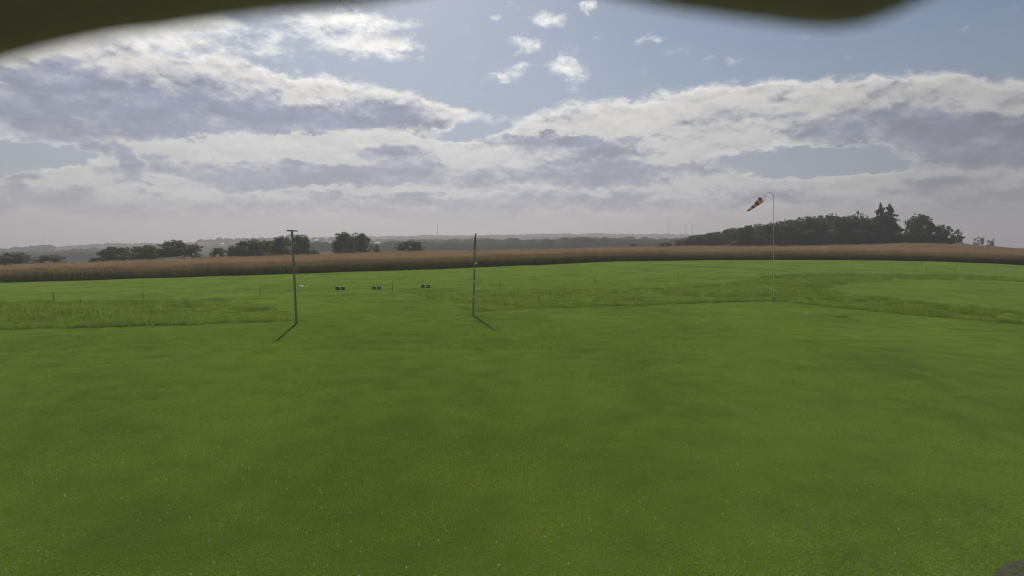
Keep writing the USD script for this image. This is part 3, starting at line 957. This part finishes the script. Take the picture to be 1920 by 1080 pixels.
def build_far_woods():
    pts = []
    a = rng.uniform(-.80, .80, 18000)
    y = rng.uniform(520, 2300, 18000)
    p = np.column_stack([np.tan(a) * y, y])
    c = country(p[:, 0], p[:, 1])
    wood = np.abs(c - WOOD).sum(1) < 1e-6
    pts.append(p[wood])
    a = np.tan(np.linspace(-.80, .80, 1500) + rng.normal(0, .0006, 1500))
    for yy in (1985, 2005):
        y = yy + rng.normal(0, 14, 1500)
        pts.append(np.column_stack([a * y, y]))
    # hedge on the brown ridge at the left
    for x in (150, 160, 171, 184, 204, 205, 230, 232, 262, 296, 330, 352, 377, 400, 430, 452, 480, 500):
        pts.append(np.array([[slope(x + rng.uniform(-3, 3), 470)[1] * 1104, 1104.0]]))
    p = np.vstack(pts)
    n = len(p)
    s = rng.uniform(3.4, 6.5, n) * (.45 + 1.15 * meshkit.fbm(np.column_stack([p[:, 0] / 60, p[:, 1] / 60, p[:, 0] * 0]), 3, 51))
    s[-18:] = rng.uniform(1.2, 2.2, 18)
    mat = leaf_material('far_leaves', [(0, (.018, .028, .014)), (1, (.040, .055, .024))], .03, .2)
    instancer('far_woods', [lump(k) for k in range(4)], [[mat]] * 4, np.column_stack([p, ground(p[:, 0], p[:, 1]) - .5]), rng.uniform(0, 6.28, n), np.column_stack([s * 1.15, s * 1.15, s]), rng.integers(0, 4, n),
              'far wooded hills fading into the haze', 'woodland')


build_far_woods()


def plain(name, color, rough=.7, metal=0.0, vary=.25, scale=6.0, spec=.3):
    """A painted, wooden or metal surface with uneven weathering."""
    n = Net()
    pos = n.add('texture_coordinate', 'object')
    k = n.noise(n.v('multiply', pos, (1, 1, .35)), scale, 5, .65)
    dark = tuple(c * (1 - vary) for c in color)
    lite = tuple(min(1, c * (1 + vary)) for c in color)
    s = n.add('principled_bsdf', 'BSDF', base_color=n.mix(k, dark, lite), roughness=rough, metallic=metal, specular_ior_level=spec,
              normal=n.add('bump', 'normal', height=n.noise(pos, scale * 6, 4, .7), strength=.25, distance=.01))
    return n.material(name, surface=s)


white_wall = plain('white_render', (.82, .81, .78), .9, vary=.06, scale=.3)
roof_tile = plain('pale_roofing', (.80, .80, .78), .8, vary=.05, scale=.5)
window_dark = plain('dark_glass', (.03, .035, .04), .15, vary=.1, spec=.5)


def house(px_, py_, Y, wide, label, turn):
    foot = place(px_, py_ + 1.2, (400.0, 1400.0))
    low = foot[2]
    h = thing('house', label, 'house', (foot[0], foot[1], low - .5), turn, None)
    up = foot[2] - low + .5
    L, W, H = wide, wide * .8, 3.4
    obj('wall', box(L, W, H + up), white_wall, h)
    prof = np.array([[-W / 2 - .6, 0], [W / 2 + .6, 0], [0, W * .14]])
    rf = trimesh.creation.extrude_triangulation(prof, [[0, 1, 2]], L + 1.0)
    rf.apply_transform(trimesh.transformations.rotation_matrix(math.pi / 2, [1, 0, 0]))
    rf.apply_transform(trimesh.transformations.rotation_matrix(math.pi / 2, [0, 0, 1]))
    rf.apply_translation([-(L + 1) / 2, 0, H + up])
    r = obj('roof', rf, roof_tile, h)
    obj('chimney', box(.9, .9, 2.6, (L * .2, W * .15, H + up)), roof_tile, r)
    for sx_ in (-.3, 0, .3):
        for z in (1.2, 3.9):
            obj('window', box(L * .12, .12, 1.4, (L * sx_, -W / 2 - .02, up + z)), window_dark, h)
    return h


HOUSES = [(417, 459.5, 1000, 10, 'white house on the green slope left of the tree clump'),
          (594, 452.5, 1530, 10, 'highest pale house of the village, just right of the flat topped tree'),
          (616, 459.3, 1480, 9, 'small white house left of the pair of big trees'),
          (624, 456, 1500, 8.5, 'pale house half hidden by the left tree of the pair'),
          (708, 459, 1470, 10, 'white house right of the small thin tree'),
          (724, 459.3, 1450, 9, 'dim house between the thin tree and the bright village houses'),
          (735, 458.6, 1460, 13, 'brightest broad white house of the village above the low bush'),
          (741, 456.8, 1490, 10, 'white house uphill of the brightest house of the village'),
          (748, 459, 1460, 9, 'rightmost white house of the village')]
for (a_, b_, Y, w_, lab) in HOUSES:
    house(a_, b_, Y, w_ * .58, lab, rng.uniform(-.5, .5))

pylon_steel = plain('pylon_steel', (.22, .22, .23), .6, .3, scale=.2)


def build_mast():
    Y = 1980.0
    foot = stand(820.5, Y)
    high = level(Y, 820.5, 416) - foot[2]
    t = thing('radio_mast', 'tall thin radio mast on the far ridge left of the steel pole', 'radio mast', foot)
    # square lattice shaft
    legs, braces = [], []
    h0 = high * .86
    for sx_, sy_ in ((1, 1), (1, -1), (-1, 1), (-1, -1)):
        legs.append(rod((2.2 * sx_, 2.2 * sy_, 0), (1.0 * sx_, 1.0 * sy_, h0), .34, .26, 6))
    lv = np.linspace(0, h0, 16)
    for z0, z1 in zip(lv[:-1], lv[1:]):
        a0, a1 = 2.2 - 1.2 * z0 / h0, 2.2 - 1.2 * z1 / h0
        c0 = [np.array([s * a0, u * a0, z0]) for s, u in ((1, 1), (1, -1), (-1, -1), (-1, 1))]
        c1 = [np.array([s * a1, u * a1, z1]) for s, u in ((1, 1), (1, -1), (-1, -1), (-1, 1))]
        for i in range(4):
            braces += [rod(c0[i], c1[(i + 1) % 4], .13, sides=4), rod(c0[(i + 1) % 4], c1[i], .13, sides=4), rod(c1[i], c1[(i + 1) % 4], .13, sides=4)]
    for m in legs:
        obj('leg', m, pylon_steel, t)
    obj('bracing', join(*braces), pylon_steel, t)
    obj('platform', rod((0, 0, h0 * .78), (0, 0, h0 * .78 + .8), 2.6, sides=12), pylon_steel, t)
    obj('antenna', rod((0, 0, h0 - 1), (0, 0, high), .6, .35, 8), pylon_steel, t)


build_mast()
turbine_white = plain('turbine_paint', (.34, .35, .37), .5, vary=.05, scale=.1)


def turbine(px_, hub_py, Y, label, spin, yaw):
    foot = stand(px_, Y)
    hub = level(Y, px_, hub_py) - foot[2]
    t = thing('wind_turbine', label, 'wind turbine', foot, yaw)
    obj('tower', rod((0, 0, -2), (0, 0, hub - 1.2), 1.9, 1.1, 14), turbine_white, t, smooth=40)
    obj('nacelle', box(3.4, 7, 3.4, (0, 1.2, hub - 1.7), chamfer=.5), turbine_white, t)
    obj('hub', trimesh.creation.icosphere(2, 1.3).apply_translation([0, -3.3, hub]), turbine_white, t, smooth=True)
    for k_ in range(3):
        a = spin + k_ * 2 * math.pi / 3
        R = .47 * hub
        s = np.linspace(0, 1, 7)
        chord = np.array([1.5, 2.6, 2.5, 2.0, 1.6, 1.1, .4]) * .5
        o = np.array([math.sin(a), 0, math.cos(a)])
        w = np.array([math.cos(a), .25, -math.sin(a)])
        v = np.vstack([[np.array([0, -3.3, hub]) + o * (1.5 + R * s_) + w * c_ * q + np.array([0, .4 * e * (1 - .8 * s_), 0]) for q, e in ((-.35, 0), (.2, 1), (.65, 0), (.2, -1))] for s_, c_ in zip(s, chord)])
        obj('blade', trimesh.convex.convex_hull(v), turbine_white, t)


for args in [(56, 452, 2500, 'left one of the two wind turbines above the left horizon', .5, .3),
             (82, 447, 2450, 'right and taller one of the two turbines above the left horizon', 1.2, .2),
             (1252.5, 418, 2350, 'tallest wind turbine, leftmost of the three beside the wood', .2, -.2),
             (1285, 421.5, 2450, 'middle and lowest wind turbine of the three beside the wood', .9, -.3),
             (1298, 421, 2400, 'wind turbine nearest the wood, rightmost of the three', 1.5, -.2)]:
    turbine(*args)


# ------------------------------------------------------------------ things on the field
old_wood = plain('weathered_wood', (.20, .185, .145), .9, scale=7)
dark_pole = plain('dark_pole', (.18, .18, .15), .7, scale=9)
grey_steel = plain('galvanised_steel', (.42, .43, .43), .5, .1, vary=.15, scale=9)
blue_sleeve = plain('grey_blue_sleeve', (.13, .135, .15), .6, scale=9)
white_paint = plain('white_paint', (.80, .80, .77), .6, vary=.08, scale=12)
dark_plastic = plain('dark_plastic', (.08, .08, .065), .55, scale=14)
plank_grey = plain('grey_plank', (.16, .15, .13), .85, scale=10)


def build_t_pole():
    foot = place(556, 607)
    Y = foot[1]
    top = np.array([slope(547.5, 434)[1] * Y, Y, level(Y, 547.5, 434)]) - foot
    t = thing('t_pole', 'tall wooden pole with a short crossbar on top, leaning a little left', 'pole', foot)
    obj('pole', rod((0, 0, -.05), top, .056, .045, 14), old_wood, t, smooth=40)
    yaw = math.radians(2)
    cb = box(.50, .07, .062, (0, 0, 0), chamfer=.008)
    cb.apply_transform(trimesh.transformations.rotation_matrix(yaw, [0, 1, 0]))
    cb.apply_translation(top + np.array([.005, -.01, 0]))
    c = obj('crossbar', cb, old_wood, t)
    for s in (-.2, 0, .2):
        obj('bolt', rod(top + np.array([s, -.045, .03]), top + np.array([s, -.060, .03]), .010, sides=6), grey_steel, c)
    obj('ground_collar', rod((0, 0, -.02), (-.0, 0, .05), .072, .066, 14), dark_pole, t)


build_t_pole()


def build_steel_pole():
    foot = place(887, 592.5)
    Y = foot[1]
    at = lambda x, y: np.array([slope(x, y)[1] * Y, Y, level(Y, x, y)]) - foot
    t = thing('steel_pole', 'slim dark jointed pole beside the mown gap, without crossbar', 'pole', foot)
    obj('lower_tube', rod((0, 0, -.05), at(889.2, 515), .046, .042, 12), dark_pole, t, smooth=40)
    obj('middle_tube', rod(at(889.2, 516), at(890.2, 466), .040, .037, 12), old_wood, t, smooth=40)
    obj('sleeve', rod(at(890.2, 467), at(891.2, 446), .056, .054, 14), blue_sleeve, t, smooth=40)
    obj('top_tube', rod(at(891.2, 447), at(892.2, 437.5), .040, .036, 12), dark_pole, t, smooth=40)
    for (x, y) in ((888.8, 527), (889.4, 504), (888.2, 556)):
        p = at(x, y)
        obj('clamp', rod(p - np.array([0, 0, .028]), p + np.array([0, 0, .028]), .060, .060, 12), grey_steel, t)
    p = at(893, 494)
    obj('white_insulator', rod(p + np.array([-.0, -.05, -.03]), p + np.array([0, -.05, .035]), .05, .035, 10), white_paint, t)
    q = at(889.5, 494)
    obj('insulator_bracket', rod(q, p + np.array([0, -.05, 0]), .012, sides=6), grey_steel, t)


build_steel_pole()


def build_windsock():
    foot = place(1450, 567)
    Y = foot[1]
    at = lambda x, y, dy=0.0: np.array([slope(x, y)[1] * Y, Y + dy, level(Y, x, y)]) - foot
    t = thing('windsock_mast', 'tall thin grey mast with a bent arm holding the windsock', 'mast', foot)
    obj('pole', rod((0, 0, -.05), at(1450.3, 480), .024, .021, 10), grey_steel, t, smooth=40)
    obj('upper_pole', rod(at(1450.3, 481), at(1450, 364.5), .019, .015, 10), grey_steel, t, smooth=40)
    obj('arm', tubeway([at(1450, 365), at(1448.5, 362.4), at(1445, 361.6), at(1437.5, 360.6), at(1435.8, 362), at(1435.2, 367.5)], [.020, .018, .016, .014, .012, .010], 8), grey_steel, t, smooth=60)
    obj('foot_sleeve', rod((0, 0, -.02), (0, 0, .35), .055, .055, 12), dark_pole, t)
    obj('stay_wire', rod(at(1450, 440), at(1424, 548, -1.0), .004, sides=5), dark_pole, t)
    # the sock hangs from the arm: its own thing
    mouth, tail = at(1427.2, 374.3), at(1401.8, 395.2)
    ax = tail - mouth
    L = np.linalg.norm(ax)
    ax /= L
    s = thing('windsock', 'red and white striped windsock drooping to the left of its mast', 'windsock', foot + mouth)
    n = Net()

    def cloth(name, col):
        n = Net()
        p = n.add('texture_coordinate', 'object')
        k = n.noise(p, 5.0, 4)
        c = n.mix(k, tuple(.75 * x for x in col), col)
        return n.material(name, surface=n.add('mix_closure', 'closure', fac=.45, closure1=n.add('diffuse_bsdf', 'BSDF', color=c), closure2=n.add('translucent_bsdf', 'BSDF', color=c)))
    red, wht = cloth('red_cloth', (.38, .15, .16)), cloth('white_cloth', (.62, .56, .55))
    u = np.cross(ax, [0, 1.0, .1]); u /= np.linalg.norm(u)
    w = np.cross(ax, u)
    edges = np.linspace(0, 1, 8)
    radius = lambda k_: .165 * (1 - k_) ** 1.0 + .038
    g = np.random.default_rng(5)
    for i in range(7):
        rings, sides = [], 18
        for k_ in np.linspace(edges[i], edges[i + 1], 4):
            sag = np.array([0, 0, -.07 * math.sin(k_ * 3.0)]) * k_
            r_ = radius(k_) * (1 + .05 * math.sin(9 * k_))
            an = np.arange(sides) * 2 * np.pi / sides
            fold = 1 + .10 * np.sin(3 * an + 4 * k_) * k_
            rings.append(ax * L * k_ + sag + (np.cos(an) * fold * r_)[:, None] * u + (np.sin(an) * fold * r_)[:, None] * w)
        v = np.vstack(rings)
        f = []
        for a_ in range(3):
            for b_ in range(sides):
                c_ = (b_ + 1) % sides
                f += [(a_ * sides + b_, a_ * sides + c_, (a_ + 1) * sides + c_), (a_ * sides + b_, (a_ + 1) * sides + c_, (a_ + 1) * sides + b_)]
        obj('stripe', (v, np.array(f)), red if i % 2 == 0 else wht, s, smooth=True)
    ring = trimesh.creation.torus(.205, .010, 24, 8)
    ring.apply_transform(trimesh.geometry.align_vectors([0, 0, 1], ax))
    rg = obj('mouth_ring', ring, dark_pole, s)
    hook = at(1435.2, 367.5) - mouth
    for k_ in range(3):
        a_ = k_ * 2 * math.pi / 3 + .4
        obj('bridle_line', rod(.2 * (math.cos(a_) * u + math.sin(a_) * w), hook, .005, sides=4), dark_pole, rg)
    obj('swivel', rod(hook + np.array([0, 0, -.05]), hook + np.array([0, 0, .02]), .022, sides=8), dark_pole, s)


build_windsock()


stake_wood = plain('dark_stake_wood', (.085, .085, .06), .9, scale=8)


def stake(px_, top, bottom, label, lean=0.0):
    foot = place(px_, bottom)
    h = level(foot[1], px_, top) - foot[2]
    t = thing('marker_stake', label, 'stake', foot)
    obj('post', rod((0, 0, -.04), (lean, 0, h), .022, .019, 8), stake_wood, t, smooth=40)
    obj('cap', rod((lean, 0, h - .012), (lean, 0, h + .03), .026, .016, 8), stake_wood, t)
    obj('wire_holder', rod((lean * .6, -.026, h * .62), (lean * .6, -.075, h * .62 + .01), .012, sides=6), dark_plastic, t)


for args in [(101, 548, 568, 'leftmost dark stake standing in the far grass', .0),
             (150, 561, 569, 'short leaning stub right of the leftmost stake', .06),
             (268.5, 546, 560, 'thin faint stake in front of the maize under the big dome tree', .0),
             (736, 529, 549, 'dark stake at the corner of the mown gap between the two poles', .0),
             (937, 527, 541, 'thin stake just right of the slim dark pole', .0),
             (1117, 519, 533, 'thin stake midway between the slim pole and the windsock mast', .0),
             (1270, 513, 525, 'thin stake below the pale dirt track', .0),
             (1598, 503.5, 515.5, 'thin stake right of the windsock mast, leftmost beyond it', .0),
             (1672, 501.5, 512, 'thin stake in the far lawn under the twin spruces', .0),
             (1737, 500, 510, 'thin stake in the far lawn under the wide ragged tree', .0),
             (1790, 501, 510, 'rightmost thin stake in the far lawn', .0)]:
    stake(*args)


def build_rail_marker():
    foot = place(488.5, 552)
    Y = foot[1]
    t = thing('rail_marker', 'faint low stake with two short rails left of the T pole', 'rail marker', foot)
    k_ = Y / F
    h = level(Y, 488.5, 537.5) - foot[2]
    obj('post', rod((0, 0, -.04), (.01, 0, h), .022, .02, 8), old_wood, t)
    for z0, z1 in ((.90, .93), (.44, .47)):
        obj('rail', rod((-3 * k_ if z0 < .5 else 0, -.02, h * z0), (10.5 * k_, -.02, h * z1), .014, sides=6), old_wood, t)


build_rail_marker()


def start_bench(px_, py_, label):
    """Two dark blocks that carry a pale plank, with two small pale fittings."""
    foot = place(px_, py_)
    t = thing('start_bench', label, 'bench', foot)
    for s in (-1, 1):
        b = obj('block', box(.29, .24, .25, (s * .225, 0, -.01), chamfer=.02), dark_plastic, t)
        obj('recess', box(.17, .02, .12, (s * .225, -.125, .05)), old_wood, b)
    obj('plank', box(.76, .20, .03, (0, 0, .243), chamfer=.005), old_wood, t)
    for s in (-.22, .10):
        obj('fitting', box(.07, .06, .05, (s, -.02, .276), chamfer=.008), plank_grey, t)


start_bench(638, 543.8, 'leftmost of the three low dark benches on the mown grass')
start_bench(706, 542.5, 'middle low dark bench, just left of the dark corner stake')
start_bench(798, 539.5, 'rightmost low dark bench, near the slim dark pole')


def build_white_marker():
    foot = place(564, 538.5)
    t = thing('ground_marker', 'small white roof shaped ground marker right beside the T pole', 'ground marker', foot)
    L, W, H = .34, .34, .15
    v = np.array([[-L / 2, -W / 2, .07], [L / 2, -W / 2, .07], [L / 2, W / 2, .07], [-L / 2, W / 2, .07], [-L * .16, 0, .07 + H], [L * .16, 0, .07 + H]])
    obj('hood', trimesh.Trimesh(v).convex_hull, white_paint, t)
    obj('base', box(.36, .36, .075, (0, 0, -.008), chamfer=.006), dark_plastic, t)
    obj('handle', tubeway([(-.05, 0, .215), (-.04, 0, .26), (.04, 0, .26), (.05, 0, .215)], [.012] * 4, 6), dark_plastic, t)
    f2 = place(575.5, 536.6)
    p = thing('marker_peg', 'tiny pale peg in the grass right of the white ground marker', 'peg', f2)
    obj('shaft', rod((0, 0, -.03), (0, 0, .10), .018, .012, 8), white_paint, p)
    obj('head', rod((0, 0, .09), (0, 0, .12), .03, .028, 8), white_paint, p)


build_white_marker()


# ------------------------------------------------------------------ dirt track and gravel corner
def strip(pts, widths, lift):
    """A ground-hugging ribbon through the points, its edges ragged."""
    p = np.array(pts)
    s = np.concatenate([[0], np.cumsum(np.linalg.norm(np.diff(p, axis=0), axis=1))])
    t = np.arange(0, s[-1], .6)
    x, y, w = np.interp(t, s, p[:, 0]), np.interp(t, s, p[:, 1]), np.interp(t, s, widths)
    d = np.stack([np.gradient(x), np.gradient(y)], 1)
    d /= np.linalg.norm(d, axis=1, keepdims=True)
    nrm = np.stack([-d[:, 1], d[:, 0]], 1)
    cols = np.linspace(-1, 1, 7)
    wob = np.random.default_rng(3).uniform(.75, 1.2, (len(t), 1))
    X = x[:, None] + nrm[:, :1] * cols * w[:, None] / 2 * wob
    Y = y[:, None] + nrm[:, 1:] * cols * w[:, None] / 2 * wob
    Z = ground(X, Y) + lift
    n_, m_ = X.shape
    i, j = np.meshgrid(np.arange(n_ - 1), np.arange(m_ - 1), indexing='ij')
    q = np.stack([i * m_ + j, i * m_ + j + 1, (i + 1) * m_ + j + 1, (i + 1) * m_ + j], -1).reshape(-1, 4)
    return np.stack([X, Y, Z], -1).reshape(-1, 3), np.vstack([q[:, [0, 1, 2]], q[:, [0, 2, 3]]])


def earth_material(name, a, b, scale):
    n = Net()
    pos = n.add('geometry', 'position')
    k = n.noise(pos, scale, 5, .7)
    return n.material(name, surface=n.add('diffuse_bsdf', 'BSDF', color=n.mix(k, a, b), roughness=1.0,
                                          normal=n.add('bump', 'normal', height=n.noise(pos, scale * 8, 4, .7), strength=.6, distance=.02)))


track = [place(x, y)[:2] for x, y in ((1215, 494.5), (1245, 496.5), (1300, 499.5), (1350, 501.5), (1400, 503), (1450, 506), (1480, 509))]
tag(obj('dirt_track', strip(track, [.8, 1.2, 2.0, 1.8, 1.0, .5, .3], .036), earth_material('dry_track', (.11, .15, .04), (.24, .22, .12), .35)), kind='structure')
gravel = np.array([place(x, y)[:2] for x, y in ((1852, 1092), (1874, 1066), (1898, 1046), (1925, 1030), (1990, 1010))] + [[9.5, 7.2], [9.5, 5.6], [5.4, 5.6]])
gt = trimesh.creation.triangulate_polygon(__import__('shapely').Polygon(gravel), engine='earcut')
gp, gf = trimesh.remesh.subdivide_to_size(np.column_stack([gt[0], np.zeros(len(gt[0]))]), gt[1], .14)
wob = meshkit.fbm(np.column_stack([gp[:, 0] * 3, gp[:, 1] * 3, gp[:, 0] * 0]), 3, 77) - .5
gverts = np.column_stack([gp[:, 0], gp[:, 1], ground(gp[:, 0], gp[:, 1]) + .004 + .08 * wob])
gt = (gt[0], gf)
tag(obj('gravel_edge', (gverts, gt[1]), earth_material('grey_gravel', (.045, .044, .038), (.13, .125, .11), 9.0)), kind='structure')


# ------------------------------------------------------------------ the hood over the viewpoint
def build_hood():
    """A moulded rain hood: a drooping lip in front, a shell running back over the viewpoint, side cheeks."""
    xs = [-330, -150, 0, 100, 200, 300, 400, 500, 600, 700, 760, 860, 960, 1080, 1160, 1250, 1350, 1450, 1530, 1600, 1650, 1700, 1760, 1850, 2000, 2250]
    ys = [172, 146, 116, 88, 67, 55, 40, 26, 17, 8, -5, -26, -34, -20, -2, 16, 31, 44, 54, 53, 38, 16, -14, -50, -90, -120]
    D, back, top = .15, -.14, .150
    low = np.array([ray(x, y) / ray(x, y)[1] * D for x, y in zip(xs, ys)])
    fine_x = np.linspace(low[0, 0], low[-1, 0], 90)
    zl = np.interp(fine_x, low[:, 0], low[:, 2])
    ker = np.exp(-np.linspace(-2, 2, 7) ** 2)
    zl = np.convolve(np.pad(zl, 3, 'edge'), ker / ker.sum(), 'valid')
    half = fine_x[-1]
    arch = top - .035 * (fine_x / half) ** 2
    th = .004
    # section of every column, running round the sheet: outer lip, roof, back edge, inner roof, inner lip
    sec = np.stack([
        np.stack([fine_x, np.full(90, D), zl], 1), np.stack([fine_x, np.full(90, D + .004), zl + .003], 1),
        np.stack([fine_x, np.full(90, D + .003), arch - .012], 1), np.stack([fine_x, np.full(90, D - .012), arch], 1),
        np.stack([fine_x, np.full(90, back), arch + .012], 1), np.stack([fine_x, np.full(90, back), arch + .012 - th], 1),
        np.stack([fine_x, np.full(90, D - .014), arch - th], 1), np.stack([fine_x, np.full(90, D - .003), arch - .016], 1),
        np.stack([fine_x, np.full(90, D - .003), zl + .003], 1)], 1)
    n_, m_ = sec.shape[:2]
    v = sec.reshape(-1, 3)
    f = []
    for i in range(n_ - 1):
        for j in range(m_):
            k_ = (j + 1) % m_
            f += [(i * m_ + j, i * m_ + k_, (i + 1) * m_ + k_), (i * m_ + j, (i + 1) * m_ + k_, (i + 1) * m_ + j)]
    for i in (0, n_ - 1):
        f += [(i * m_, i * m_ + j, i * m_ + j + 1) if i else (i * m_, i * m_ + j + 1, i * m_ + j) for j in range(1, m_ - 1)]
    shell = trimesh.Trimesh(v, f, process=False)
    trimesh.repair.fix_normals(shell)
    mat = plain('dark_hood', (.235, .185, .30), .8, vary=.2, scale=18)
    t = thing('rain_hood', 'dark out of focus rain hood drooping across the top of the view', 'hood', EYE)
    obj('shell', shell, mat, t, smooth=50)
    for s in (0, -1):
        x = fine_x[s]
        e = arch[s]
        cheek = box(.004, D - back - .012, .16, (x + (.002 if s else -.002) * 1.6, (D + back) / 2 - .008, e - .165))
        obj('cheek', cheek, mat, t)
    for x in (-.08, .08):
        obj('rivet', rod((x, back + .02, arch[45] + .010), (x, back + .02, arch[45] + .016), .005, sides=8), grey_steel, t)


build_hood()

# ------------------------------------------------------------------ the air
HAZE_TOP = 125.0
hz = Net()
usdkit.mesh(stage, '/World/haze', box(10600, 10600, HAZE_TOP + 200, (0, 0, -200)),
            hz.material('haze', volume=hz.add('principled_volume', 'volume', color=(.395, .40, .435), density=HAZE, anisotropy=.35)))
tag(stage.GetPrimAtPath('/World/haze'), kind='stuff')
